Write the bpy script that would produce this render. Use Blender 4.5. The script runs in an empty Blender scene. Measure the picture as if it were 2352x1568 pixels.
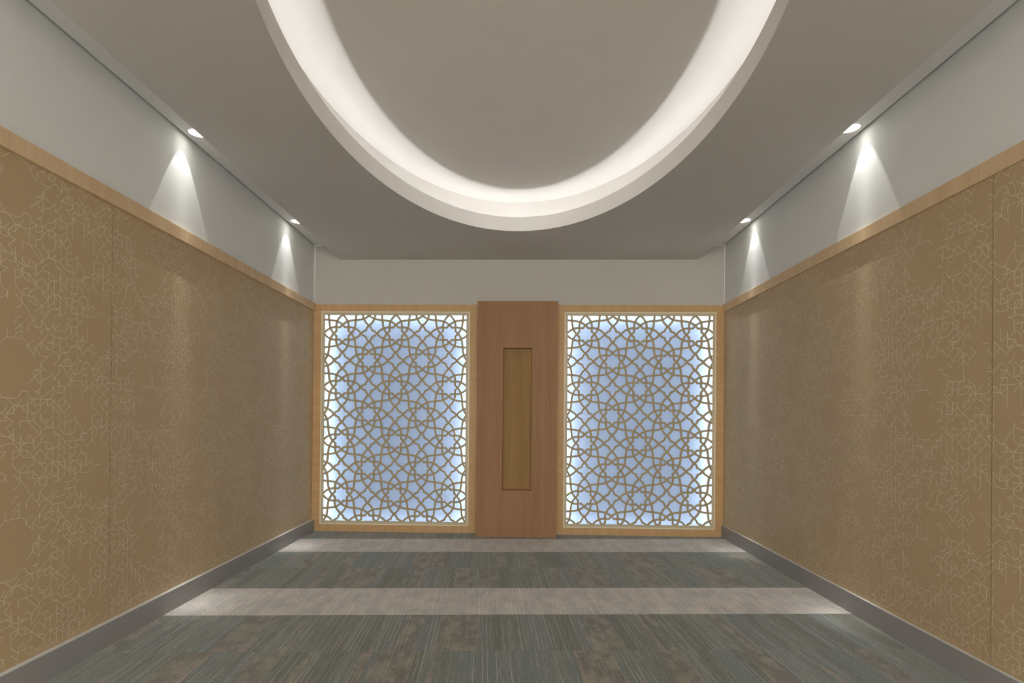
import bpy, bmesh, math, random
import numpy as np
from mathutils import Matrix, Vector

# ------------------------------------------------------------ camera, world, exposure
scene = bpy.context.scene
COL = scene.collection
F_PX = 1225.0; CAM_H = 1.215
YAW, PITCH, ROLL = -0.0295, 0.0033, 0.0087
SX, SY = -24.32, 169.85
def cam_axes():
    B = Matrix(((1,0,0),(0,0,-1),(0,1,0)))
    cy,sy,cp,sp,cr,sr = math.cos(YAW),math.sin(YAW),math.cos(PITCH),math.sin(PITCH),math.cos(ROLL),math.sin(ROLL)
    Ry = Matrix(((cy,0,-sy),(0,1,0),(sy,0,cy)))
    Rx = Matrix(((1,0,0),(0,cp,sp),(0,-sp,cp)))
    Rz = Matrix(((cr,-sr,0),(sr,cr,0),(0,0,1)))
    return Rz @ Rx @ Ry @ B
A = cam_axes()
cam_data = bpy.data.cameras.new('camera'); cam = bpy.data.objects.new('camera', cam_data); COL.objects.link(cam)
rot = Matrix((A[0], -A[1], -A[2])).transposed()
cam.matrix_world = Matrix.Translation((0,0,CAM_H)) @ rot.to_4x4()
cam_data.sensor_width = 36; cam_data.lens = F_PX*36/2352
cam_data.shift_x = -SX/2352; cam_data.shift_y = SY/2352
cam_data.clip_start = 0.02
scene.camera = cam
w = bpy.data.worlds.new('world'); scene.world = w; w.use_nodes = True
w.node_tree.nodes['Background'].inputs[0].default_value = (0,0,0,1)
vs = scene.view_settings
vs.view_transform = 'Standard'; vs.look = 'None'; vs.gamma = 1; vs.use_curve_mapping = False
vs.exposure = 0.0
try:
    scene.cycles.max_bounces = 16; scene.cycles.diffuse_bounces = 12
    scene.cycles.sample_clamp_indirect = 0; scene.cycles.use_light_tree = True
except Exception: pass

COVE_POWER = 92.0          # strength of the strip hidden in the oval cove
COVE_COL = (1.0, 0.975, 0.945)
SPOT_W = 16.0
FILL_STRENGTH = 16.0  # strength of the added fill pane behind the camera
SPOT_COL = (1.0, 0.985, 0.935)
LAMP_STRENGTH = 80.0
BOX_SIDE, BOX_TOP, BOX_BOTTOM = 75.0, 60.0, 24.0
PANEL_GLOW = 1.0
BOX_COL = (0.70, 0.83, 1.0)

# ------------------------------------------------------------ room numbers (metres; x right, y into the room, z up)
XL, XR = -2.157, 2.131
YB, YN = 5.573, -4.6
ZS, ZP = 3.016, 2.863                 # slot ceiling, lowered ceiling
PL, PR = -1.880, 1.855                # edges of the lowered ceiling
ZR1, ZR0 = 2.396, 2.318               # wood rail
ZB = 0.122                            # baseboard
ZW = 2.390                            # top of wood on the back wall
EX, EY, EA, EB = -0.003, 2.740, 1.1127, 1.9776   # oval
ZLIP, ZC = 2.987, 3.162

# ------------------------------------------------------------ node helpers
def mat(name):
    m = bpy.data.materials.new(name); m.use_nodes = True
    return m, m.node_tree, m.node_tree.nodes['Principled BSDF']
class N:
    def __init__(s, nt): s.nt = nt
    def new(s, t, **k):
        n = s.nt.nodes.new(t)
        for a, b in k.items(): setattr(n, a, b)
        return n
    def put(s, sock, v):
        if hasattr(v, 'is_output') or isinstance(v, bpy.types.NodeSocket): s.nt.links.new(v, sock)
        else:
            if isinstance(v, tuple) and len(v) == 3 and sock.type == 'RGBA': v = v + (1,)
            sock.default_value = v
    def math(s, op, a, b=0.0, c=0.0):
        n = s.new('ShaderNodeMath', operation=op)
        s.put(n.inputs[0], a); s.put(n.inputs[1], b); s.put(n.inputs[2], c)
        return n.outputs[0]
    def mix(s, f, a, b, blend='MIX'):
        n = s.new('ShaderNodeMix', data_type='RGBA', blend_type=blend)
        s.put(n.inputs[0], f); s.put(n.inputs[6], a); s.put(n.inputs[7], b)
        return n.outputs[2]
    def noise(s, vec, scale=1, detail=2, rough=.5):
        n = s.new('ShaderNodeTexNoise'); s.put(n.inputs['Vector'], vec)
        n.inputs['Scale'].default_value = scale; n.inputs['Detail'].default_value = detail
        n.inputs['Roughness'].default_value = rough
        return n.outputs[0]
    def xyz(s, x, y, z):
        n = s.new('ShaderNodeCombineXYZ'); s.put(n.inputs[0], x); s.put(n.inputs[1], y); s.put(n.inputs[2], z)
        return n.outputs[0]
    def pos(s):
        n = s.new('ShaderNodeNewGeometry'); q = s.new('ShaderNodeSeparateXYZ')
        s.nt.links.new(n.outputs['Position'], q.inputs[0]); return q.outputs
    def ramp(s, f, lo, hi, a=0.0, b=1.0):
        n = s.new('ShaderNodeMapRange', interpolation_type='SMOOTHSTEP')
        s.put(n.inputs[0], f); s.put(n.inputs[1], lo); s.put(n.inputs[2], hi); s.put(n.inputs[3], a); s.put(n.inputs[4], b)
        return n.outputs[0]
    def bump(s, h, strength, dist):
        n = s.new('ShaderNodeBump'); n.inputs['Strength'].default_value = strength; n.inputs['Distance'].default_value = dist
        s.put(n.inputs['Height'], h); return n.outputs[0]

def paint(name, c, rough=.85, var=.03):
    m, nt, b = mat(name); n = N(nt); x, y, z = n.pos()
    f = n.noise(n.xyz(x, y, z), 3.0, 3)
    n.put(b.inputs['Base Color'], n.mix(f, tuple(v*(1-var) for v in c), tuple(min(1, v*(1+var)) for v in c)))
    b.inputs['Roughness'].default_value = rough
    b.inputs['Specular IOR Level'].default_value = .25
    n.put(b.inputs['Normal'], n.bump(n.noise(n.xyz(x, y, z), 260, 2), .06, .001))
    return m

def wood(name, dark, light, grain='z', fine=220, rough=.45, swirl=.5):
    """fine straight grain running along axis `grain`."""
    m, nt, b = mat(name); n = N(nt); x, y, z = n.pos()
    S = {'x': (2.5, fine, fine), 'y': (fine, 2.5, fine), 'z': (fine, fine, 2.5)}[grain]
    S2 = tuple(v/9 for v in S)
    v1 = n.xyz(n.math('MULTIPLY', x, S[0]), n.math('MULTIPLY', y, S[1]), n.math('MULTIPLY', z, S[2]))
    v2 = n.xyz(n.math('MULTIPLY', x, S2[0]), n.math('MULTIPLY', y, S2[1]), n.math('MULTIPLY', z, S2[2]))
    f1 = n.noise(v1, 1, 3, .6); f2 = n.noise(v2, 1, 3, .55)
    f = n.math('ADD', n.math('MULTIPLY', f1, .55), n.math('MULTIPLY', f2, .45))
    n.put(b.inputs['Base Color'], n.mix(n.ramp(f, .27, .74), dark, light))
    b.inputs['Roughness'].default_value = rough
    b.inputs['Specular IOR Level'].default_value = .2
    n.put(b.inputs['Normal'], n.bump(f1, .08, .001))
    return m

def emit(name, c, strength):
    m = bpy.data.materials.new(name); m.use_nodes = True; nt = m.node_tree
    for q in list(nt.nodes): nt.nodes.remove(q)
    o = nt.nodes.new('ShaderNodeOutputMaterial'); e = nt.nodes.new('ShaderNodeEmission')
    e.inputs[0].default_value = (*c, 1); e.inputs[1].default_value = strength
    nt.links.new(e.outputs[0], o.inputs[0]); return m

M = {}
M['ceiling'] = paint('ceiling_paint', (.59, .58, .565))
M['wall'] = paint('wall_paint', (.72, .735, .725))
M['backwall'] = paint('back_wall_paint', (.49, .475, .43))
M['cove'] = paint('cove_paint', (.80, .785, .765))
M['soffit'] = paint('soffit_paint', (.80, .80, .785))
M['cap'] = paint('baseboard_cap', (.56, .56, .54), .4)
M['raw'] = paint('unpainted_board', (.16, .155, .15))
M['trim'] = paint('white_trim', (.75, .74, .72), .5)
M['rail'] = wood('light_oak_rail', (.58, .42, .245), (.74, .555, .35), 'z', 150)
M['stile_h'] = wood('oak_frame_cross_grain', (.47, .295, .135), (.57, .37, .185), 'x', 170)
M['stile_v'] = wood('oak_frame_vertical_grain', (.47, .295, .135), (.58, .38, .195), 'z', 170)
M['column'] = wood('teak_veneer', (.275, .148, .072), (.355, .207, .112), 'z', 110, .6)
M['niche'] = wood('niche_veneer', (.25, .14, .05), (.34, .205, .075), 'z', 90, .6)
M['lattice'] = paint('lattice_gold', (.40, .325, .195), .5, .02)
M['border'] = paint('cream_border', (.56, .485, .335), .45, .02)
M['rim'] = paint('lattice_lit_edge', (.80, .74, .62), .5, .02)  # backlight glow on the bar sides, put in as a paler colour
M['bead'] = paint('cream_bead', (.78, .71, .54), .4, .02)
M['box_white'] = paint('light_box_white', (.86, .88, .92), .7, .01)
def glow_panel():
    m, nt, b = mat('light_panel_diffuser'); n = N(nt)
    b.inputs['Base Color'].default_value = (.19, .225, .28, 1); b.inputs['Roughness'].default_value = .5
    b.inputs['Emission Color'].default_value = (.16, .215, .325, 1); b.inputs['Emission Strength'].default_value = PANEL_GLOW
    return m
M['panel'] = glow_panel()
M['metal'] = paint('lamp_white', (.88, .88, .86), .35, .01)
M['base_top'] = paint('baseboard_grey', (.30, .295, .29), .42, .04)
M['led'] = emit('cove_led', COVE_COL, COVE_POWER)
M['lens'] = emit('downlight_lens', SPOT_COL, LAMP_STRENGTH)
M['box_side'] = emit('box_led_side', BOX_COL, BOX_SIDE)
M['box_top'] = emit('box_led_top', BOX_COL, BOX_TOP)
M['box_bottom'] = emit('box_led_bottom', BOX_COL, BOX_BOTTOM)

def wallpaper_base():
    m, nt, b = mat('wallpaper_ground'); n = N(nt); x, y, z = n.pos()
    f = n.noise(n.xyz(0.0, n.math('MULTIPLY', y, 30), n.math('MULTIPLY', z, 700)), 1, 2)
    g = n.noise(n.xyz(0.0, n.math('MULTIPLY', y, 700), n.math('MULTIPLY', z, 30)), 1, 2)
    c = n.mix(n.math('MULTIPLY', n.math('ADD', f, g), .5), (.42, .305, .165), (.50, .375, .212))
    n.put(b.inputs['Base Color'], c)
    b.inputs['Roughness'].default_value = .55
    b.inputs['Specular IOR Level'].default_value = .4
    b.inputs['Sheen Weight'].default_value = .1
    return m
M['paper'] = wallpaper_base()
M['stroke'] = paint('wallpaper_line', (.68, .60, .44), .45, .02)
M['seam'] = paint('wallpaper_seam', (.15, .10, .06), .8)

def carpet():
    m, nt, b = mat('carpet_tiles'); n = N(nt); x, y, z = n.pos()
    a = .061; ca, sa = math.cos(a), math.sin(a)
    u = n.math('ADD', n.math('MULTIPLY', x, ca), n.math('MULTIPLY', y, sa))
    v = n.math('SUBTRACT', n.math('MULTIPLY', y, ca), n.math('MULTIPLY', x, sa))
    P = .5095; V0 = 5.325; U0 = -.055
    r = n.math('DIVIDE', n.math('SUBTRACT', V0, v), P)
    row = n.math('FLOOR', r)                                  # 0 light,1,2 dark,3 light ...
    md = n.math('FLOORED_MODULO', row, 3.0)
    light = n.math('LESS_THAN', md, .5)
    tu = n.math('FLOOR', n.math('DIVIDE', n.math('SUBTRACT', u, U0), P))
    seed = n.math('ADD', n.math('MULTIPLY', row, 13.7), 3.0)
    # ragged band edges
    jit = n.noise(n.xyz(n.math('MULTIPLY', u, 60), n.math('MULTIPLY', v, 25), seed), 1, 3, .7)
    jit2 = n.noise(n.xyz(n.math('MULTIPLY', u, 14), n.math('MULTIPLY', v, 8), seed), 1, 3, .6)
    ju = n.math('ADD', u, n.math('MULTIPLY', n.math('SUBTRACT', jit, .5), .03))
    def band(freq, off):
        return n.noise(n.xyz(n.math('MULTIPLY', ju, freq), n.math('ADD', seed, off), n.math('MULTIPLY', tu, .37)), 1, 1.5, .5)
    blue, green, olive = (.140,.178,.183), (.160,.178,.145), (.095,.100,.072)
    brown, tan = (.140,.120,.088), (.30,.262,.205)
    b1 = band(4.5, 0.0); b2 = band(5.5, 31.0); b3 = band(8.0, 77.0)
    c = n.mix(n.ramp(b1, .44, .56), green, blue)
    c = n.mix(n.ramp(n.math('ADD', b3, n.math('MULTIPLY', n.math('SUBTRACT', jit2, .5), .25)), .50, .64, 0.0, .8), c, olive)
    mott = n.noise(n.xyz(n.math('MULTIPLY', u, 130), n.math('MULTIPLY', v, 70), 0.0), 1, 4, .75)
    br = n.mix(n.ramp(jit2, .38, .62), brown, tan)
    c = n.mix(n.ramp(n.math('ADD', b2, n.math('MULTIPLY', n.math('SUBTRACT', jit2, .5), .07)), .545, .56, 0.0, 1.0), c, n.mix(n.ramp(mott, .42, .56, 0.0, .55), br, n.mix(.5, br, c)))
    dark = n.mix(n.math('MULTIPLY', n.ramp(mott, .40, .62), .45), c, (.27,.275,.235))
    dark = n.mix(n.ramp(mott, .48, .34, 0.0, .45), dark, (.06,.065,.055))
    # pale tiles
    big = n.noise(n.xyz(n.math('MULTIPLY', u, 9), n.math('MULTIPLY', v, 5), 9.0), 1, 4, .65)
    lt = n.mix(n.ramp(big, .36, .64), (.48,.465,.445), (.68,.64,.585))
    lt = n.mix(n.ramp(mott, .50, .38, 0.0, .75), lt, (.30,.285,.265))
    lt = n.mix(n.ramp(mott, .50, .66, 0.0, .5), lt, (.74,.69,.62))
    c = n.mix(light, dark, lt)
    # pile ribs and pale yarn lines, all running with v
    rib = n.noise(n.xyz(n.math('MULTIPLY', u, 330), n.math('MULTIPLY', v, 90), 2.0), 1, 2, .6)
    c = n.mix(n.ramp(rib, .38, .62, .62, 0.0), c, n.mix(.55, c, (.02,.02,.018)))
    def yarn(pitch, width, keep, seg, off):
        cu = n.math('MULTIPLY', n.math('ADD', u, off), 1/pitch)
        cid = n.math('FLOOR', cu); fr = n.math('SUBTRACT', n.math('SUBTRACT', cu, cid), .5)
        line = n.ramp(n.math('ABSOLUTE', fr), width/pitch*.35, width/pitch*.65, 1.0, 0.0)
        wn = n.new('ShaderNodeTexWhiteNoise', noise_dimensions='3D')
        n.put(wn.inputs['Vector'], n.xyz(cid, row, off))
        dens = n.noise(n.xyz(n.math('MULTIPLY', u, 5), n.math('MULTIPLY', row, 2.3), 40.0), 1, 1)
        on = n.math('GREATER_THAN', n.math('ADD', wn.outputs['Value'], n.math('MULTIPLY', n.math('SUBTRACT', dens, .5), 1.2)), 1-keep)
        brk = n.noise(n.xyz(n.math('MULTIPLY', cid, 3.17), n.math('MULTIPLY', v, seg), 7.0), 1, 1)
        return n.math('MULTIPLY', n.math('MULTIPLY', line, on), n.ramp(brk, .40, .52))
    y1 = yarn(.0095, .0024, .55, 6.0, .003); y2 = yarn(.0230, .0028, .50, 2.5, .011)
    s = n.math('MAXIMUM', n.math('MULTIPLY', y1, .38), n.math('MULTIPLY', y2, .68))
    s = n.math('MULTIPLY', s, n.math('SUBTRACT', 1.0, n.math('MULTIPLY', n.ramp(b2, .55, .60), .6)))
    c = n.mix(s, c, n.mix(light, (.50,.47,.37), (.78,.74,.66)))
    n.put(b.inputs['Base Color'], c)
    b.inputs['Roughness'].default_value = .95
    b.inputs['Specular IOR Level'].default_value = .1
    b.inputs['Sheen Weight'].default_value = .25
    n.put(b.inputs['Normal'], n.bump(rib, .35, .002))
    return m
M['carpet'] = carpet()

# ------------------------------------------------------------ mesh helpers
class MB:
    def __init__(s): s.v = []; s.f = []; s.m = []
    def quad(s, a, b, c, d, m=0):
        i = len(s.v); s.v += [a, b, c, d]; s.f.append((i, i+1, i+2, i+3)); s.m.append(m)
    def box(s, x0, x1, y0, y1, z0, z1, m=0):
        i = len(s.v)
        s.v += [(x0,y0,z0),(x1,y0,z0),(x1,y1,z0),(x0,y1,z0),(x0,y0,z1),(x1,y0,z1),(x1,y1,z1),(x0,y1,z1)]
        for q in ((0,3,2,1),(4,5,6,7),(0,1,5,4),(1,2,6,5),(2,3,7,6),(3,0,4,7)):
            s.f.append(tuple(i+k for k in q)); s.m.append(m)
        return s
    def build(s, name, mats, parent=None, bevel=0, smooth=False, origin=None):
        me = bpy.data.meshes.new(name)
        v = s.v
        if origin: v = [(a-origin[0], b-origin[1], c-origin[2]) for a, b, c in v]
        me.from_pydata([tuple(map(float, q)) for q in v], [], s.f)
        if not isinstance(mats, (list, tuple)): mats = [mats]
        for m in mats: me.materials.append(m)
        me.polygons.foreach_set('material_index', s.m)
        if smooth: me.polygons.foreach_set('use_smooth', [True]*len(me.polygons))
        me.update()
        o = bpy.data.objects.new(name, me); COL.objects.link(o)
        if origin and not parent: o.location = origin
        if parent: o.parent = parent
        if bevel:
            b = o.modifiers.new('bevel', 'BEVEL'); b.width = bevel; b.segments = 2; b.limit_method = 'ANGLE'
        return o
def struct(o): o['kind'] = 'structure'; return o
def thing(name, label, cat, loc, group=None):
    o = bpy.data.objects.new(name, None); COL.objects.link(o); o.location = loc
    o.empty_display_size = .1
    o['label'] = label; o['category'] = cat
    if group: o['group'] = group
    return o

# ------------------------------------------------------------ floor and walls
struct(MB().box(XL-.12, XR+.12, YN-.12, YB+.22, -.1, 0).build('floor', M['carpet']))
wl = struct(MB().box(XL-.12, XL, YN-.12, YB+.22, 0, 3.3).build('wall_left', M['wall']))
wr = struct(MB().box(XR, XR+.12, YN-.12, YB+.22, 0, 3.3).build('wall_right', M['wall']))
# end wall behind the camera: a wide glowing pane, unseen, added as fill light
WX, WZ0, WZ1 = 1.75, .75, 2.75
struct(MB().box(XL, -WX, YN-.12, YN, 0, 3.3).box(WX, XR, YN-.12, YN, 0, 3.3).box(-WX, WX, YN-.12, YN, 0, WZ0).box(-WX, WX, YN-.12, YN, WZ1, 3.3).build('wall_front', M['wall']))
fill_win = struct(MB().box(-WX, WX, YN-.09, YN-.08, WZ0, WZ1).build('fill_window_1', emit('fill_window_glow', (1.0, .985, .96), FILL_STRENGTH)))
mb = MB()
for k in range(4):
    x = -WX+.025+k*(2*WX-.05)/3; mb.box(x-.025, x+.025, YN-.079, YN-.02, WZ0, WZ1)
mb.box(-WX, WX, YN-.079, YN-.02, WZ0, WZ0+.05).box(-WX, WX, YN-.079, YN-.02, WZ1-.05, WZ1)
mb.build('fill_window_frame', M['trim'], fill_win)
struct(MB().box(XL, XR, YB+.002, YB+.22, ZW, 3.3).box(XL, XR, YB+.12, YB+.22, 0, ZW).build('wall_back', M['backwall']))

# wallpaper with its printed line pattern (square grid of short lines and quarter arcs)
def paper(side):
    rnd = random.Random(11 if side < 0 else 23)
    X = XL if side < 0 else XR
    n = -side                                     # normal direction into the room
    c = .0324; hw = .00135
    y0, y1, z0, z1 = .6, YB-.004, ZB, ZR0
    mb = MB()
    t = .002
    mb.box(min(X, X+n*t), max(X, X+n*t), YN, YB-.003, ZB-.02, ZR0+.02)
    xs = X + n*(t+.0004)
    # repeat tile of the print
    TW, TH = 26, 24
    rr = random.Random(5)
    dens = [[0]*TH for _ in range(TW)]
    blobs = [(rr.random()*TW, rr.random()*TH, 1.6+rr.random()*1.6) for _ in range(5)]
    def hole(i, j):
        for bx, by, br in blobs:
            dx = min(abs(i-bx), TW-abs(i-bx)); dy = min(abs(j-by), TH-abs(j-by))
            if dx*dx+dy*dy < br*br: return True
        return False
    # the print: chained walks over the grid made of short lines, diagonals and quarter arcs
    H = set(); V = set(); C = {}
    def piece(i, j, di, dj):
        """mark the piece from node (i,j) to (i+di,j+dj); False if taken"""
        a_, b_ = min(i, i+di) % TW, min(j, j+dj) % TH
        if dj == 0:
            if (a_, b_) in H: return False
            H.add((a_, b_)); return True
        if di == 0:
            if (a_, b_) in V: return False
            V.add((a_, b_)); return True
        up = (di*dj > 0)
        if rr.random() < .42: k = 'd1' if up else 'd2'
        else: k = rr.choice(('a1', 'a3') if up else ('a0', 'a2'))
        if (a_, b_) in C: return False
        C[a_, b_] = k; return True
    total = 0; guard = 0
    while total < TW*TH*1.08 and guard < 6000:
        guard += 1
        i, j = rr.randrange(TW), rr.randrange(TH)
        if hole(i, j): continue
        d = rr.choice([(1,1),(1,-1),(-1,1),(-1,-1),(1,0),(0,1),(-1,0),(0,-1)])
        for q in range(rr.randint(4, 11)):
            opts = [(1,1),(1,-1),(-1,1),(-1,-1)]*3 + [(1,0),(-1,0)]*2 + [(0,1),(0,-1)]*3
            opts = [o_ for o_ in opts if o_ != (-d[0], -d[1])] + [d]
            d = rr.choice(opts)
            if not piece(i, j, *d): break
            total += 1
            i, j = (i+d[0]) % TW, (j+d[1]) % TH
            if hole(i, j) and rr.random() < .7: break
    arc = {'a0': (0,0,0), 'a1': (1,0,90), 'a2': (1,1,180), 'a3': (0,1,270)}
    def stroke(pts):
        m = len(pts)
        L = []; R = []; xo = xs + n*rnd.random()*.0004
        for q in range(m):
            a = pts[max(0, q-1)]; b = pts[min(m-1, q+1)]
            dx, dz = b[0]-a[0], b[1]-a[1]; l = math.hypot(dx, dz); dx /= l; dz /= l
            L.append((pts[q][0]-dz*hw, pts[q][1]+dx*hw)); R.append((pts[q][0]+dz*hw, pts[q][1]-dx*hw))
        for q in range(m-1):
            qs = [L[q], R[q], R[q+1], L[q+1]]
            if any(p[1] > z1 or p[1] < z0 or p[0] > y1 or p[0] < y0 for p in qs): continue
            co = [(xo, p[0], p[1]) for p in qs]
            if side > 0: co.reverse()
            mb.quad(*co, m=1)
    seam_y = 2.766 if side < 0 else 2.455
    ni = int((y1-y0)/c)+2; nj = int((z1-z0)/c)+2
    for i in range(ni):
        for j in range(nj):
            ys = y0+i*c; zs_ = z0-.01+j*c
            # neighbouring drops of the paper do not quite meet
            roll = max(-1, min(0, math.floor((ys-seam_y)/(TW*c)+1e-6)))
            ti = (i + (3 if side < 0 else 9) + roll*0) % TW; tj = (j + roll*5) % TH
            P = lambda a, b: (ys+a*c, zs_+b*c)
            if (ti, tj) in H: stroke([P(0,0), P(1,0)])
            if (ti, tj) in V: stroke([P(0,0), P(0,1)])
            k = C.get((ti, tj))
            if k == 'd1': stroke([P(0,0), P(1,1)])
            elif k == 'd2': stroke([P(0,1), P(1,0)])
            elif k:
                ax, ay, a0 = arc[k]
                stroke([P(ax+math.cos(math.radians(a0+18*q)), ay+math.sin(math.radians(a0+18*q))) for q in range(6)])
    s0, s1 = seam_y-.0008, seam_y+.0008
    co = [(xs+n*.0006, s1, z0), (xs+n*.0006, s0, z0), (xs+n*.0006, s0, z1), (xs+n*.0006, s1, z1)]
    if side > 0: co.reverse()
    mb.quad(*co, m=2)
    o = mb.build('wallpaper', [M['paper'], M['stroke'], M['seam']], wl if side < 0 else wr)
    return o
paper(-1); paper(1)

# wood rails on the side walls, baseboards
struct(MB().box(XL, XL+.024, YN, YB, ZR0, ZR1).build('trim_1', M['rail'], bevel=.0012))
struct(MB().box(XR-.0165, XR, YN, YB, ZR0, ZR1).build('trim_2', M['rail'], bevel=.0012))
struct(MB().box(XL, XL+.029, YN, YB, 0, ZB).box(XL, XL+.0292, YN, YB, ZB, ZB+.003, 1).build('baseboard_left', [M['base_top'], M['cap']]))
struct(MB().box(XR-.017, XR, 3.567, YB, 0, ZB).box(XR-.017, XR, YN, 3.564, 0, ZB).box(XR-.0172, XR, YN, YB, ZB, ZB+.003, 1).build('baseboard_right', [M['base_top'], M['cap']]))
# thin white corner beads beside the back wall
struct(MB().box(XL, XL+.006, YB-.006, YB+.002, ZW, ZS).box(XL+.010, XL+.016, YB-.004, YB+.002, ZW, ZS).build('trim_3', M['trim']))
struct(MB().box(XR-.007, XR, YB-.007, YB+.002, ZW, ZS).build('trim_4', M['trim']))
struct(MB().box(XL+.016, PL, YB-.004, YB+.002, ZS-.007, ZS).build('trim_5', M['trim']))
struct(MB().box(PR, XR-.007, YB-.004, YB+.002, ZS-.007, ZS).build('trim_6', M['trim']))

# ------------------------------------------------------------ ceiling with the oval cove
NE = 240
def oval(off, cy=EY):
    """oval offset outwards by `off` along its normal"""
    out = []
    for k in range(NE):
        t = 2*math.pi*k/NE
        x, y = EA*math.cos(t), EB*math.sin(t)
        nx, ny = math.cos(t)/EA, math.sin(t)/EB; l = math.hypot(nx, ny)
        out.append((EX+x+off*nx/l, cy+y+off*ny/l))
    return out
def ring(mb, A_, za, B_, zb, m=0):
    """strip of quads between two closed loops"""
    i = len(mb.v)
    mb.v += [(x, y, za) for x, y in A_] + [(x, y, zb) for x, y in B_]
    for k in range(NE):
        k2 = (k+1) % NE
        mb.f.append((i+k, i+k2, i+NE+k2, i+NE+k)); mb.m.append(m)
YM = .48; EY2 = YM-(EY-YM)                              # unseen second oval cove behind the camera, added for fill light
mb = MB()
for cy, y0, y1 in ((EY, YM, YB), (EY2, YN, YM)):
    rect = []
    o0 = oval(0, cy)
    for x, y in o0:
        dx, dy = x-EX, y-cy
        ts = []
        if dx > 1e-9: ts.append((PR-EX)/dx)
        if dx < -1e-9: ts.append((PL-EX)/dx)
        if dy > 1e-9: ts.append((y1-cy)/dy)
        if dy < -1e-9: ts.append((y0-cy)/dy)
        t = min(ts); rect.append([EX+dx*t, cy+dy*t])
    for cx, cyy in ((PL,y0),(PR,y0),(PL,y1),(PR,y1)):   # snap the nearest loop points onto the four corners
        k = min(range(NE), key=lambda q: (rect[q][0]-cx)**2+(rect[q][1]-cyy)**2); rect[k] = [cx, cyy]
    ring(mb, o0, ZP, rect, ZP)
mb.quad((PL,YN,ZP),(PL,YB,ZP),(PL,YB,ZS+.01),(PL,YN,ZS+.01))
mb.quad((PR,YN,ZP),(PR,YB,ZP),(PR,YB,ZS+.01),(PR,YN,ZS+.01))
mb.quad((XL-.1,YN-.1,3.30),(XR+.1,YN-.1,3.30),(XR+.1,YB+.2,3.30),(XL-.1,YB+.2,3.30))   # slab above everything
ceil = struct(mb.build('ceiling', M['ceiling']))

LIP_T = .012; COVE_W = .115; ZT = 2.885; zl = 2.920
for cy in (EY, EY2):
    O = lambda d: oval(d, cy)
    mb = MB(); ring(mb, O(0), ZP, O(0), ZLIP); ring(mb, O(0), ZLIP, O(LIP_T), ZLIP); ring(mb, O(LIP_T), ZLIP, O(LIP_T), ZT, 1)
    mb.build('cove_lip', [M['cove'], M['raw']], ceil)
    mb = MB(); ring(mb, O(LIP_T), ZT, O(COVE_W), ZT, 1); ring(mb, O(COVE_W), ZT, O(COVE_W), ZC)
    mb.build('cove_trough', [M['cove'], M['raw']], ceil)
    mb = MB(); oc = O(COVE_W+.01); mb.v = [(EX, cy, ZC)] + [(x, y, ZC) for x, y in oc]
    for k in range(NE): mb.f.append((0, 1+k, 1+(k+1) % NE)); mb.m.append(0)
    mb.build('cove_ceiling', M['cove'], ceil)
    # the LED strip lying in the trough behind the lip
    mb = MB(); ring(mb, O(.0835), zl-.0015, O(.0865), zl+.002)
    mb.build('cove_light_strip', M['led'], ceil)
    mb = MB(); ring(mb, O(.081), ZT, O(.081), zl-.004); ring(mb, O(.081), zl-.004, O(.088), zl+.0015); ring(mb, O(.088), zl+.0015, O(.088), ZT)
    mb.build('cove_light_channel', M['raw'], ceil)

# slot ceilings with round holes for the downlights
LY = [4.885, 3.345, 1.805, .265, -1.275, -2.815]
LX = {-1: XL+.100, 1: XR-.092}
RH = .055
def slot(side):
    x0, x1 = (XL, PL) if side < 0 else (PR, XR)
    lx = LX[side]; h = .075
    if side < 0: x0 += .009                      # shadow gap along the wall
    else: x1 -= .009
    mb = MB(); z = ZS
    ys = [YB+.002] + [v for y in LY for v in (y+h, y-h)] + [YN]
    for k in range(0, len(ys)-1, 2):
        mb.quad((x0, ys[k+1], z), (x1, ys[k+1], z), (x1, ys[k], z), (x0, ys[k], z))
    NS = 48
    for y in LY:
        mb.quad((x0, y-h, z), (lx-h, y-h, z), (lx-h, y+h, z), (x0, y+h, z))
        mb.quad((lx+h, y-h, z), (x1, y-h, z), (x1, y+h, z), (lx+h, y+h, z))
        i = len(mb.v)
        for q in range(NS):
            a = 2*math.pi*q/NS; ca, sa = math.cos(a), math.sin(a); s = h/max(abs(ca), abs(sa))
            mb.v += [(lx+RH*ca, y+RH*sa, z), (lx+s*ca, y+s*sa, z)]
        for q in range(NS):
            r = (q+1) % NS
            mb.f.append((i+2*q, i+2*r, i+2*r+1, i+2*q+1)); mb.m.append(0)
    mb.build('slot_soffit', M['soffit'], ceil)
slot(-1); slot(1)

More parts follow.
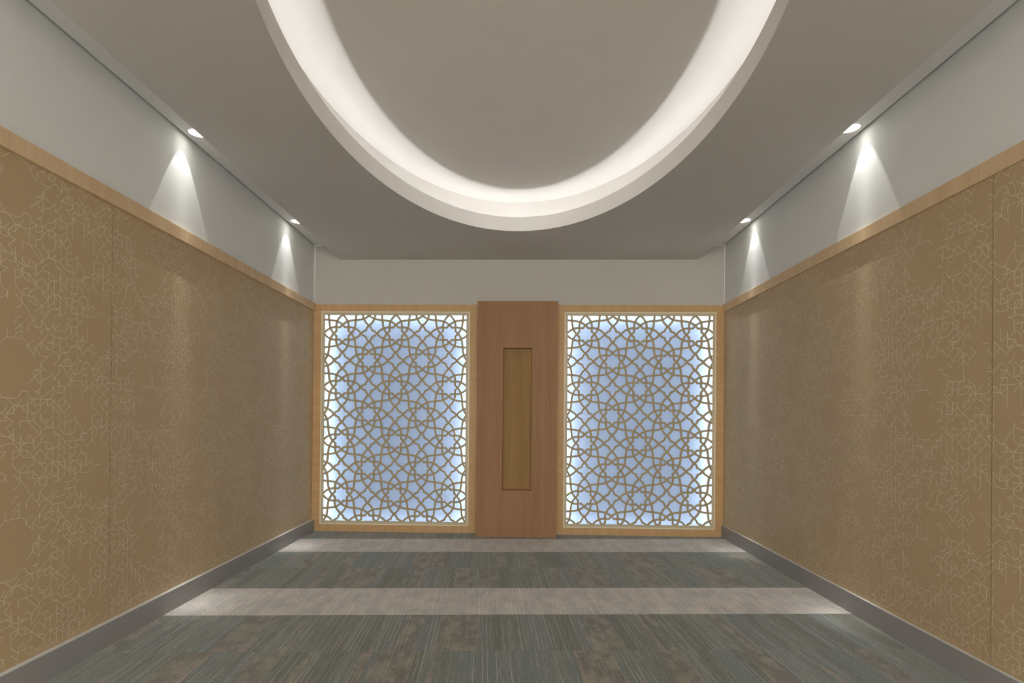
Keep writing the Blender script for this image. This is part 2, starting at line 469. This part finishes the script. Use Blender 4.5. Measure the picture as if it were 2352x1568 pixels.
# ------------------------------------------------------------ recessed downlights
def lathe(prof, name, m, parent, n=40):
    mb = MB()
    for r, z in prof:
        for q in range(n):
            a = 2*math.pi*q/n; mb.v.append((r*math.cos(a), r*math.sin(a), z))
    for k in range(len(prof)-1):
        for q in range(n):
            r = (q+1) % n
            mb.f.append((k*n+q, k*n+r, (k+1)*n+r, (k+1)*n+q)); mb.m.append(0)
    return mb.build(name, m, parent, smooth=True)
def spot_data():
    ld = bpy.data.lights.new('downlight_beam', 'SPOT')
    ld.spot_size = math.radians(48.6); ld.spot_blend = .06; ld.shadow_soft_size = .006
    ld.energy = SPOT_W*4*math.pi; ld.color = SPOT_COL
    ld.use_nodes = True
    nt = ld.node_tree; n = N(nt)
    em = nt.nodes['Emission']
    # narrow-beam distribution: strong along the axis, weak at the rim of the beam
    tc = n.new('ShaderNodeTexCoord'); sp = n.new('ShaderNodeSeparateXYZ')
    nt.links.new(tc.outputs['Normal'], sp.inputs[0])
    cz = n.math('ABSOLUTE', sp.outputs[2])
    s2 = n.math('MAXIMUM', n.math('SUBTRACT', 1.0, n.math('MULTIPLY', cz, cz)), 1e-5)
    g = n.math('POWER', 2.718, n.math('MULTIPLY', s2, -33.0))
    h = n.math('POWER', 2.718, n.math('MULTIPLY', s2, -200.0))
    n.put(em.inputs['Strength'], n.math('ADD', n.math('ADD', n.math('MULTIPLY', g, .17), n.math("MULTIPLY", h, 1.1)), .065))
    return ld
SPOT = spot_data()
names = dict(zip(LY, ('nearest the back wall', 'second from back wall', 'third from back wall', 'fourth from back wall', 'fifth from back wall', 'sixth from back wall')))
proto = None
def down(x, y, side):
    global proto
    sd = 'left' if side < 0 else 'right'
    lab = 'round white downlight in the slot above the %s wall, %s' % (sd, names[y])
    if proto is None:
        t = thing('recessed_downlight', lab, 'ceiling light', (x, y, ZS), 'downlights in the ceiling slots')
        lathe([(.0545,.001),(.0600,.001),(.0600,-.003),(.0530,-.004),(.0520,.001)], 'trim_ring', M['metal'], t)
        lathe([(.0520,.001),(.0500,.02),(.0440,.06),(.0340,.090),(.0300,.099)], 'reflector', M['metal'], t)
        lathe([(.0310,.099),(.0200,.101),(.0001,.102)], 'lens', M['lens'], t)
        lathe([(.0560,.000),(.0560,.115),(.0001,.118)], 'housing', M['metal'], t)
        proto = t
        kids = list(t.children)
    else:
        t = proto.copy(); COL.objects.link(t); t.location = (x, y, ZS); t['label'] = lab
        for ch in proto.children:
            if ch.type == 'LIGHT': continue
            c = ch.copy(); COL.objects.link(c); c.parent = t
    l = bpy.data.objects.new('downlight_beam', SPOT); COL.objects.link(l)
    l.parent = t; l.location = (0, 0, .096)
    return t
for y in LY:
    for s in (-1, 1): down(LX[s], y, s)

# ------------------------------------------------------------ pierced lattice
S = .2830
def catmull(pts, n=6):
    P = [np.array(p, float) for p in pts]; P = [2*P[0]-P[1]] + P + [2*P[-1]-P[-2]]
    out = []
    for i in range(1, len(P)-2):
        for k in range(n):
            t = k/n
            out.append(.5*((2*P[i])+(-P[i-1]+P[i+1])*t+(2*P[i-1]-5*P[i]+4*P[i+1]-P[i+2])*t*t+(-P[i-1]+3*P[i]-3*P[i+1]+P[i+2])*t**3))
    out.append(P[-2]); return out
def lattice_segments():
    a = catmull([(-.703,0),(-.6,.108),(-.475,.186),(-.35,.228),(-.238,.235)])
    b = [np.array(p, float) for p in ((-.238,.235),(-.098,.222),(0,.333))]
    c = catmull([(0,.333),(.1,.402),(.2,.450),(.345,.485),(.5,.5)])
    star = a + b[1:] + c[1:]
    foil = catmull([(0,.297),(.058,.240),(.094,.182),(.118,.118)], 4)
    segs = []
    def add(poly, off):
        for sx in (1,-1):
            for sy in (1,-1):
                for sw in (0,1):
                    q = [np.array((p[1],p[0]) if sw else (p[0],p[1]))*(sx,sy)+off for p in poly]
                    for i in range(len(q)-1): segs.append((q[i], q[i+1]))
    for off in ((0,0),(1,1),(1,-1)): add(star, off)
    add(foil, (1,0))
    return segs
def lattice_mesh(W, Hh, x_star, z_star, bw, thick):
    """pierced sheet, W x Hh with solid border bw; lower-left corner at the origin; star centre at (x_star,z_star)"""
    res = S/40
    nx = int(round(W/res)); nz = int(round(Hh/res))
    xs = np.linspace(0, W, nx+1); zs = np.linspace(0, Hh, nz+1)
    Xg, Zg = np.meshgrid(xs, zs, indexing='ij')
    u = (Xg-x_star)/S; v = (Zg-z_star)/S
    # fold to the nearest star of the checkerboard
    p = (u+v)/2; q = (u-v)/2
    p = p-np.round(p); q = q-np.round(q)
    fu = np.abs(p+q); fv = np.abs(p-q)
    x = np.maximum(fu, fv).ravel(); y = np.minimum(fu, fv).ravel()
    best = np.full(x.shape, 9.)
    seen = set()
    for A0, B0 in lattice_segments():
        if max(A0[0], B0[0]) < -.1 or max(A0[1], B0[1]) < -.1 or min(A0[0], B0[0]) > 1.1 or min(A0[1], B0[1]) > .65: continue
        key = tuple(sorted((tuple(np.round(A0, 4)), tuple(np.round(B0, 4)))))
        if key in seen: continue
        seen.add(key)
        d = B0-A0; L2 = d@d
        t = np.clip(((x-A0[0])*d[0]+(y-A0[1])*d[1])/L2, 0, 1)
        best = np.minimum(best, (x-A0[0]-t*d[0])**2+(y-A0[1]-t*d[1])**2)
    F = np.sqrt(best).reshape(Xg.shape)*S - .0345*S
    Bd = np.minimum(np.minimum(Xg, W-Xg), np.minimum(Zg, Hh-Zg)) - bw
    F = np.minimum(F, Bd)                                  # < 0 is solid
    F[np.abs(F) < 1e-7] = -1e-7
    V = []; idx = {}
    def node(i, j):
        k = (i, j)
        if k not in idx: idx[k] = len(V); V.append((xs[i], zs[j]))
        return idx[k]
    def edge(i0, j0, i1, j1):
        k = (min((i0,j0),(i1,j1)), max((i0,j0),(i1,j1)))
        if k not in idx:
            f0, f1 = F[k[0]], F[k[1]]; t = f0/(f0-f1); a, b = k
            idx[k] = len(V); V.append((xs[a[0]]+(xs[b[0]]-xs[a[0]])*t, zs[a[1]]+(zs[b[1]]-zs[a[1]])*t))
        return idx[k]
    faces = []; rim = []
    inside = F < 0
    for i in range(nx):
        for j in range(nz):
            cs = [(i,j),(i+1,j),(i+1,j+1),(i,j+1)]
            ins = [inside[c] for c in cs]
            k = sum(ins)
            if k == 0: continue
            if k == 4: faces.append([node(*c) for c in cs]); continue
            if k == 2 and ins[0] == ins[2]:               # saddle: keep the corners apart
                for a in range(4):
                    if ins[a]:
                        c = cs[a]; pv = cs[a-1]; nx_ = cs[(a+1) % 4]
                        e0 = edge(*pv, *c); e1 = edge(*c, *nx_)
                        faces.append([e0, node(*c), e1]); rim.append((e1, e0))
                continue
            poly = []; out = []
            for a in range(4):
                c = cs[a]; d = cs[(a+1) % 4]
                if ins[a]: poly.append(node(*c))
                if ins[a] != ins[(a+1) % 4]:
                    e = edge(*c, *d); poly.append(e); out.append((e, ins[a]))
            faces.append(poly)
            ex = [e for e, leaving in out if leaving][0]; en = [e for e, leaving in out if not leaving][0]
            rim.append((ex, en))
    nv = len(V)
    verts = [(a, 0, b) for a, b in V] + [(a, thick, b) for a, b in V]
    allf = faces + [[q+nv for q in reversed(f)] for f in faces]
    allf += [[b, a, a+nv, b+nv] for a, b in rim]
    # outer edges
    me = bpy.data.meshes.new('lattice'); me.from_pydata(verts, [], allf); me.update()
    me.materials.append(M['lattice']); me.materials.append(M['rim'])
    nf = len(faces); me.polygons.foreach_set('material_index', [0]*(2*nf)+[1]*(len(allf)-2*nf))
    return me

OPX = {-1: (-2.073, -.502), 1: (.486, 2.047)}        # opening in the wood frame
OPZ = (.075, 2.316)
FR = {-1: (XL, -.413), 1: (.406, XR)}
GY = YB-.008                                           # front face of the wood
BORD = .031                                            # solid border of the pierced sheet
BEAD = .010
LW = (OPX[-1][1]-OPX[-1][0]) - 2*BEAD; LH = OPZ[1]-OPZ[0]-2*BEAD
lat_me = None
def screen(side):
    global lat_me
    x0, x1 = OPX[side]; a0, a1 = FR[side]; z0, z1 = OPZ
    sd = 'left' if side < 0 else 'right'
    t = thing('lattice_screen', 'backlit star lattice in oak frame between the %s wall and brown column' % sd, 'screen', ((x0+x1)/2, GY, 0), 'backlit lattice screens')
    ox, oy = (x0+x1)/2, GY
    L = lambda q: (q[0]-ox, q[1]-oy, q[2])
    def bld(mb, name, m, **k):
        mb.v = [L(q) for q in mb.v]; return mb.build(name, m, t, **k)
    yb = YB+.12
    bld(MB().box(a0, x0, GY, yb, 0, ZW), 'frame_stile', M['stile_h'])
    bld(MB().box(x1, a1, GY, yb, 0, ZW), 'frame_stile', M['stile_h'])
    bld(MB().box(x0, x1, GY, yb, z1, ZW), 'frame_rail', M['stile_v'])
    bld(MB().box(x0, x1, GY, yb, 0, z0), 'frame_rail', M['stile_v'])
    # cream bead lining the opening
    B = BEAD; m = MB()
    m.box(x0, x0+B, GY-.001, GY+.018, z0, z1).box(x1-B, x1, GY-.001, GY+.018, z0, z1)
    m.box(x0+B, x1-B, GY-.001, GY+.018, z0, z0+B).box(x0+B, x1-B, GY-.001, GY+.018, z1-B, z1)
    bld(m, 'bead', M['bead'])
    m = MB(); w1 = .034
    m.box(x0+B, x0+w1, GY+.001, GY+.0035, z0+B, z1-B).box(x1-w1, x1-B, GY+.001, GY+.0035, z0+B, z1-B)
    m.box(x0+w1, x1-w1, GY+.001, GY+.0035, z0+B, z0+w1).box(x0+w1, x1-w1, GY+.001, GY+.0035, z1-w1, z1-B)
    bld(m, 'border_strip', M['border'])
    if lat_me is None:
        xs_ = BORD-.0035+.655*S; zs_ = LH-BORD-.68*S+.002
        lat_me = lattice_mesh(LW, LH, xs_, zs_, BORD-.004, .018)
    o = bpy.data.objects.new('lattice', lat_me); COL.objects.link(o); o.parent = t
    o.location = L((x0+B+((x1-x0-2*B)-LW)/2, GY+.004, z0+B))
    # light box behind
    gb = YB+.105
    bld(MB().box(x0, x1, gb, gb+.008, z0, z1), 'light_panel', M['panel'])
    m = MB(); e = .004
    m.box(x0, x0+e, GY+.024, gb, z0, z1).box(x1-e, x1, GY+.024, gb, z0, z1).box(x0+e, x1-e, GY+.024, gb, z1-e, z1).box(x0+e, x1-e, GY+.024, gb, z0, z0+e)
    bld(m, 'box_lining', M['box_white'])
    # LED strips hidden behind the solid border
    ya, yc = GY+.030, GY+.042
    bld(MB().box(x0+e, x0+e+.003, ya, yc, z0+.03, z1-.03), 'led_strip', M['box_side'])
    bld(MB().box(x1-e-.003, x1-e, ya, yc, z0+.03, z1-.03), 'led_strip', M['box_side'])
    bld(MB().box(x0+.03, x1-.03, ya, yc, z1-e-.003, z1-e), 'led_strip', M['box_top'])
    bld(MB().box(x0+.03, x1-.03, ya, yc, z0+e, z0+e+.003), 'led_strip', M['box_bottom'])
    return t
screen(-1); screen(1)

# ------------------------------------------------------------ column with the tall niche
cx0, cx1, cy0, cy1, cz1 = -.412, .406, 5.421, GY, 2.397
nx0, nx1, nz0, nz1, nd = -.1505, .1495, .471, 1.924, .075
t = thing('niche_column', 'brown teak veneered column with a tall narrow niche, standing between the two lit screens', 'column', ((cx0+cx1)/2, cy0, 0))
ox, oy = (cx0+cx1)/2, cy0
mb = MB()
mb.box(cx0, nx0, cy0, cy1, 0, cz1).box(nx1, cx1, cy0, cy1, 0, cz1).box(nx0, nx1, cy0, cy1, 0, nz0).box(nx0, nx1, cy0, cy1, nz1, cz1)
mb.v = [(a-ox, b-oy, c) for a, b, c in mb.v]
mb.build('column_casing', M['column'], t)
mb = MB(); e = .004
mb.box(nx0, nx1, cy0+nd, cy0+nd+.01, nz0, nz1).box(nx0, nx0+e, cy0+.002, cy0+nd, nz0, nz1).box(nx1-e, nx1, cy0+.002, cy0+nd, nz0, nz1)
mb.box(nx0+e, nx1-e, cy0+.002, cy0+nd, nz0, nz0+e).box(nx0+e, nx1-e, cy0+.002, cy0+nd, nz1-e, nz1)
mb.v = [(a-ox, b-oy, c) for a, b, c in mb.v]
mb.build('niche_lining', M['niche'], t)
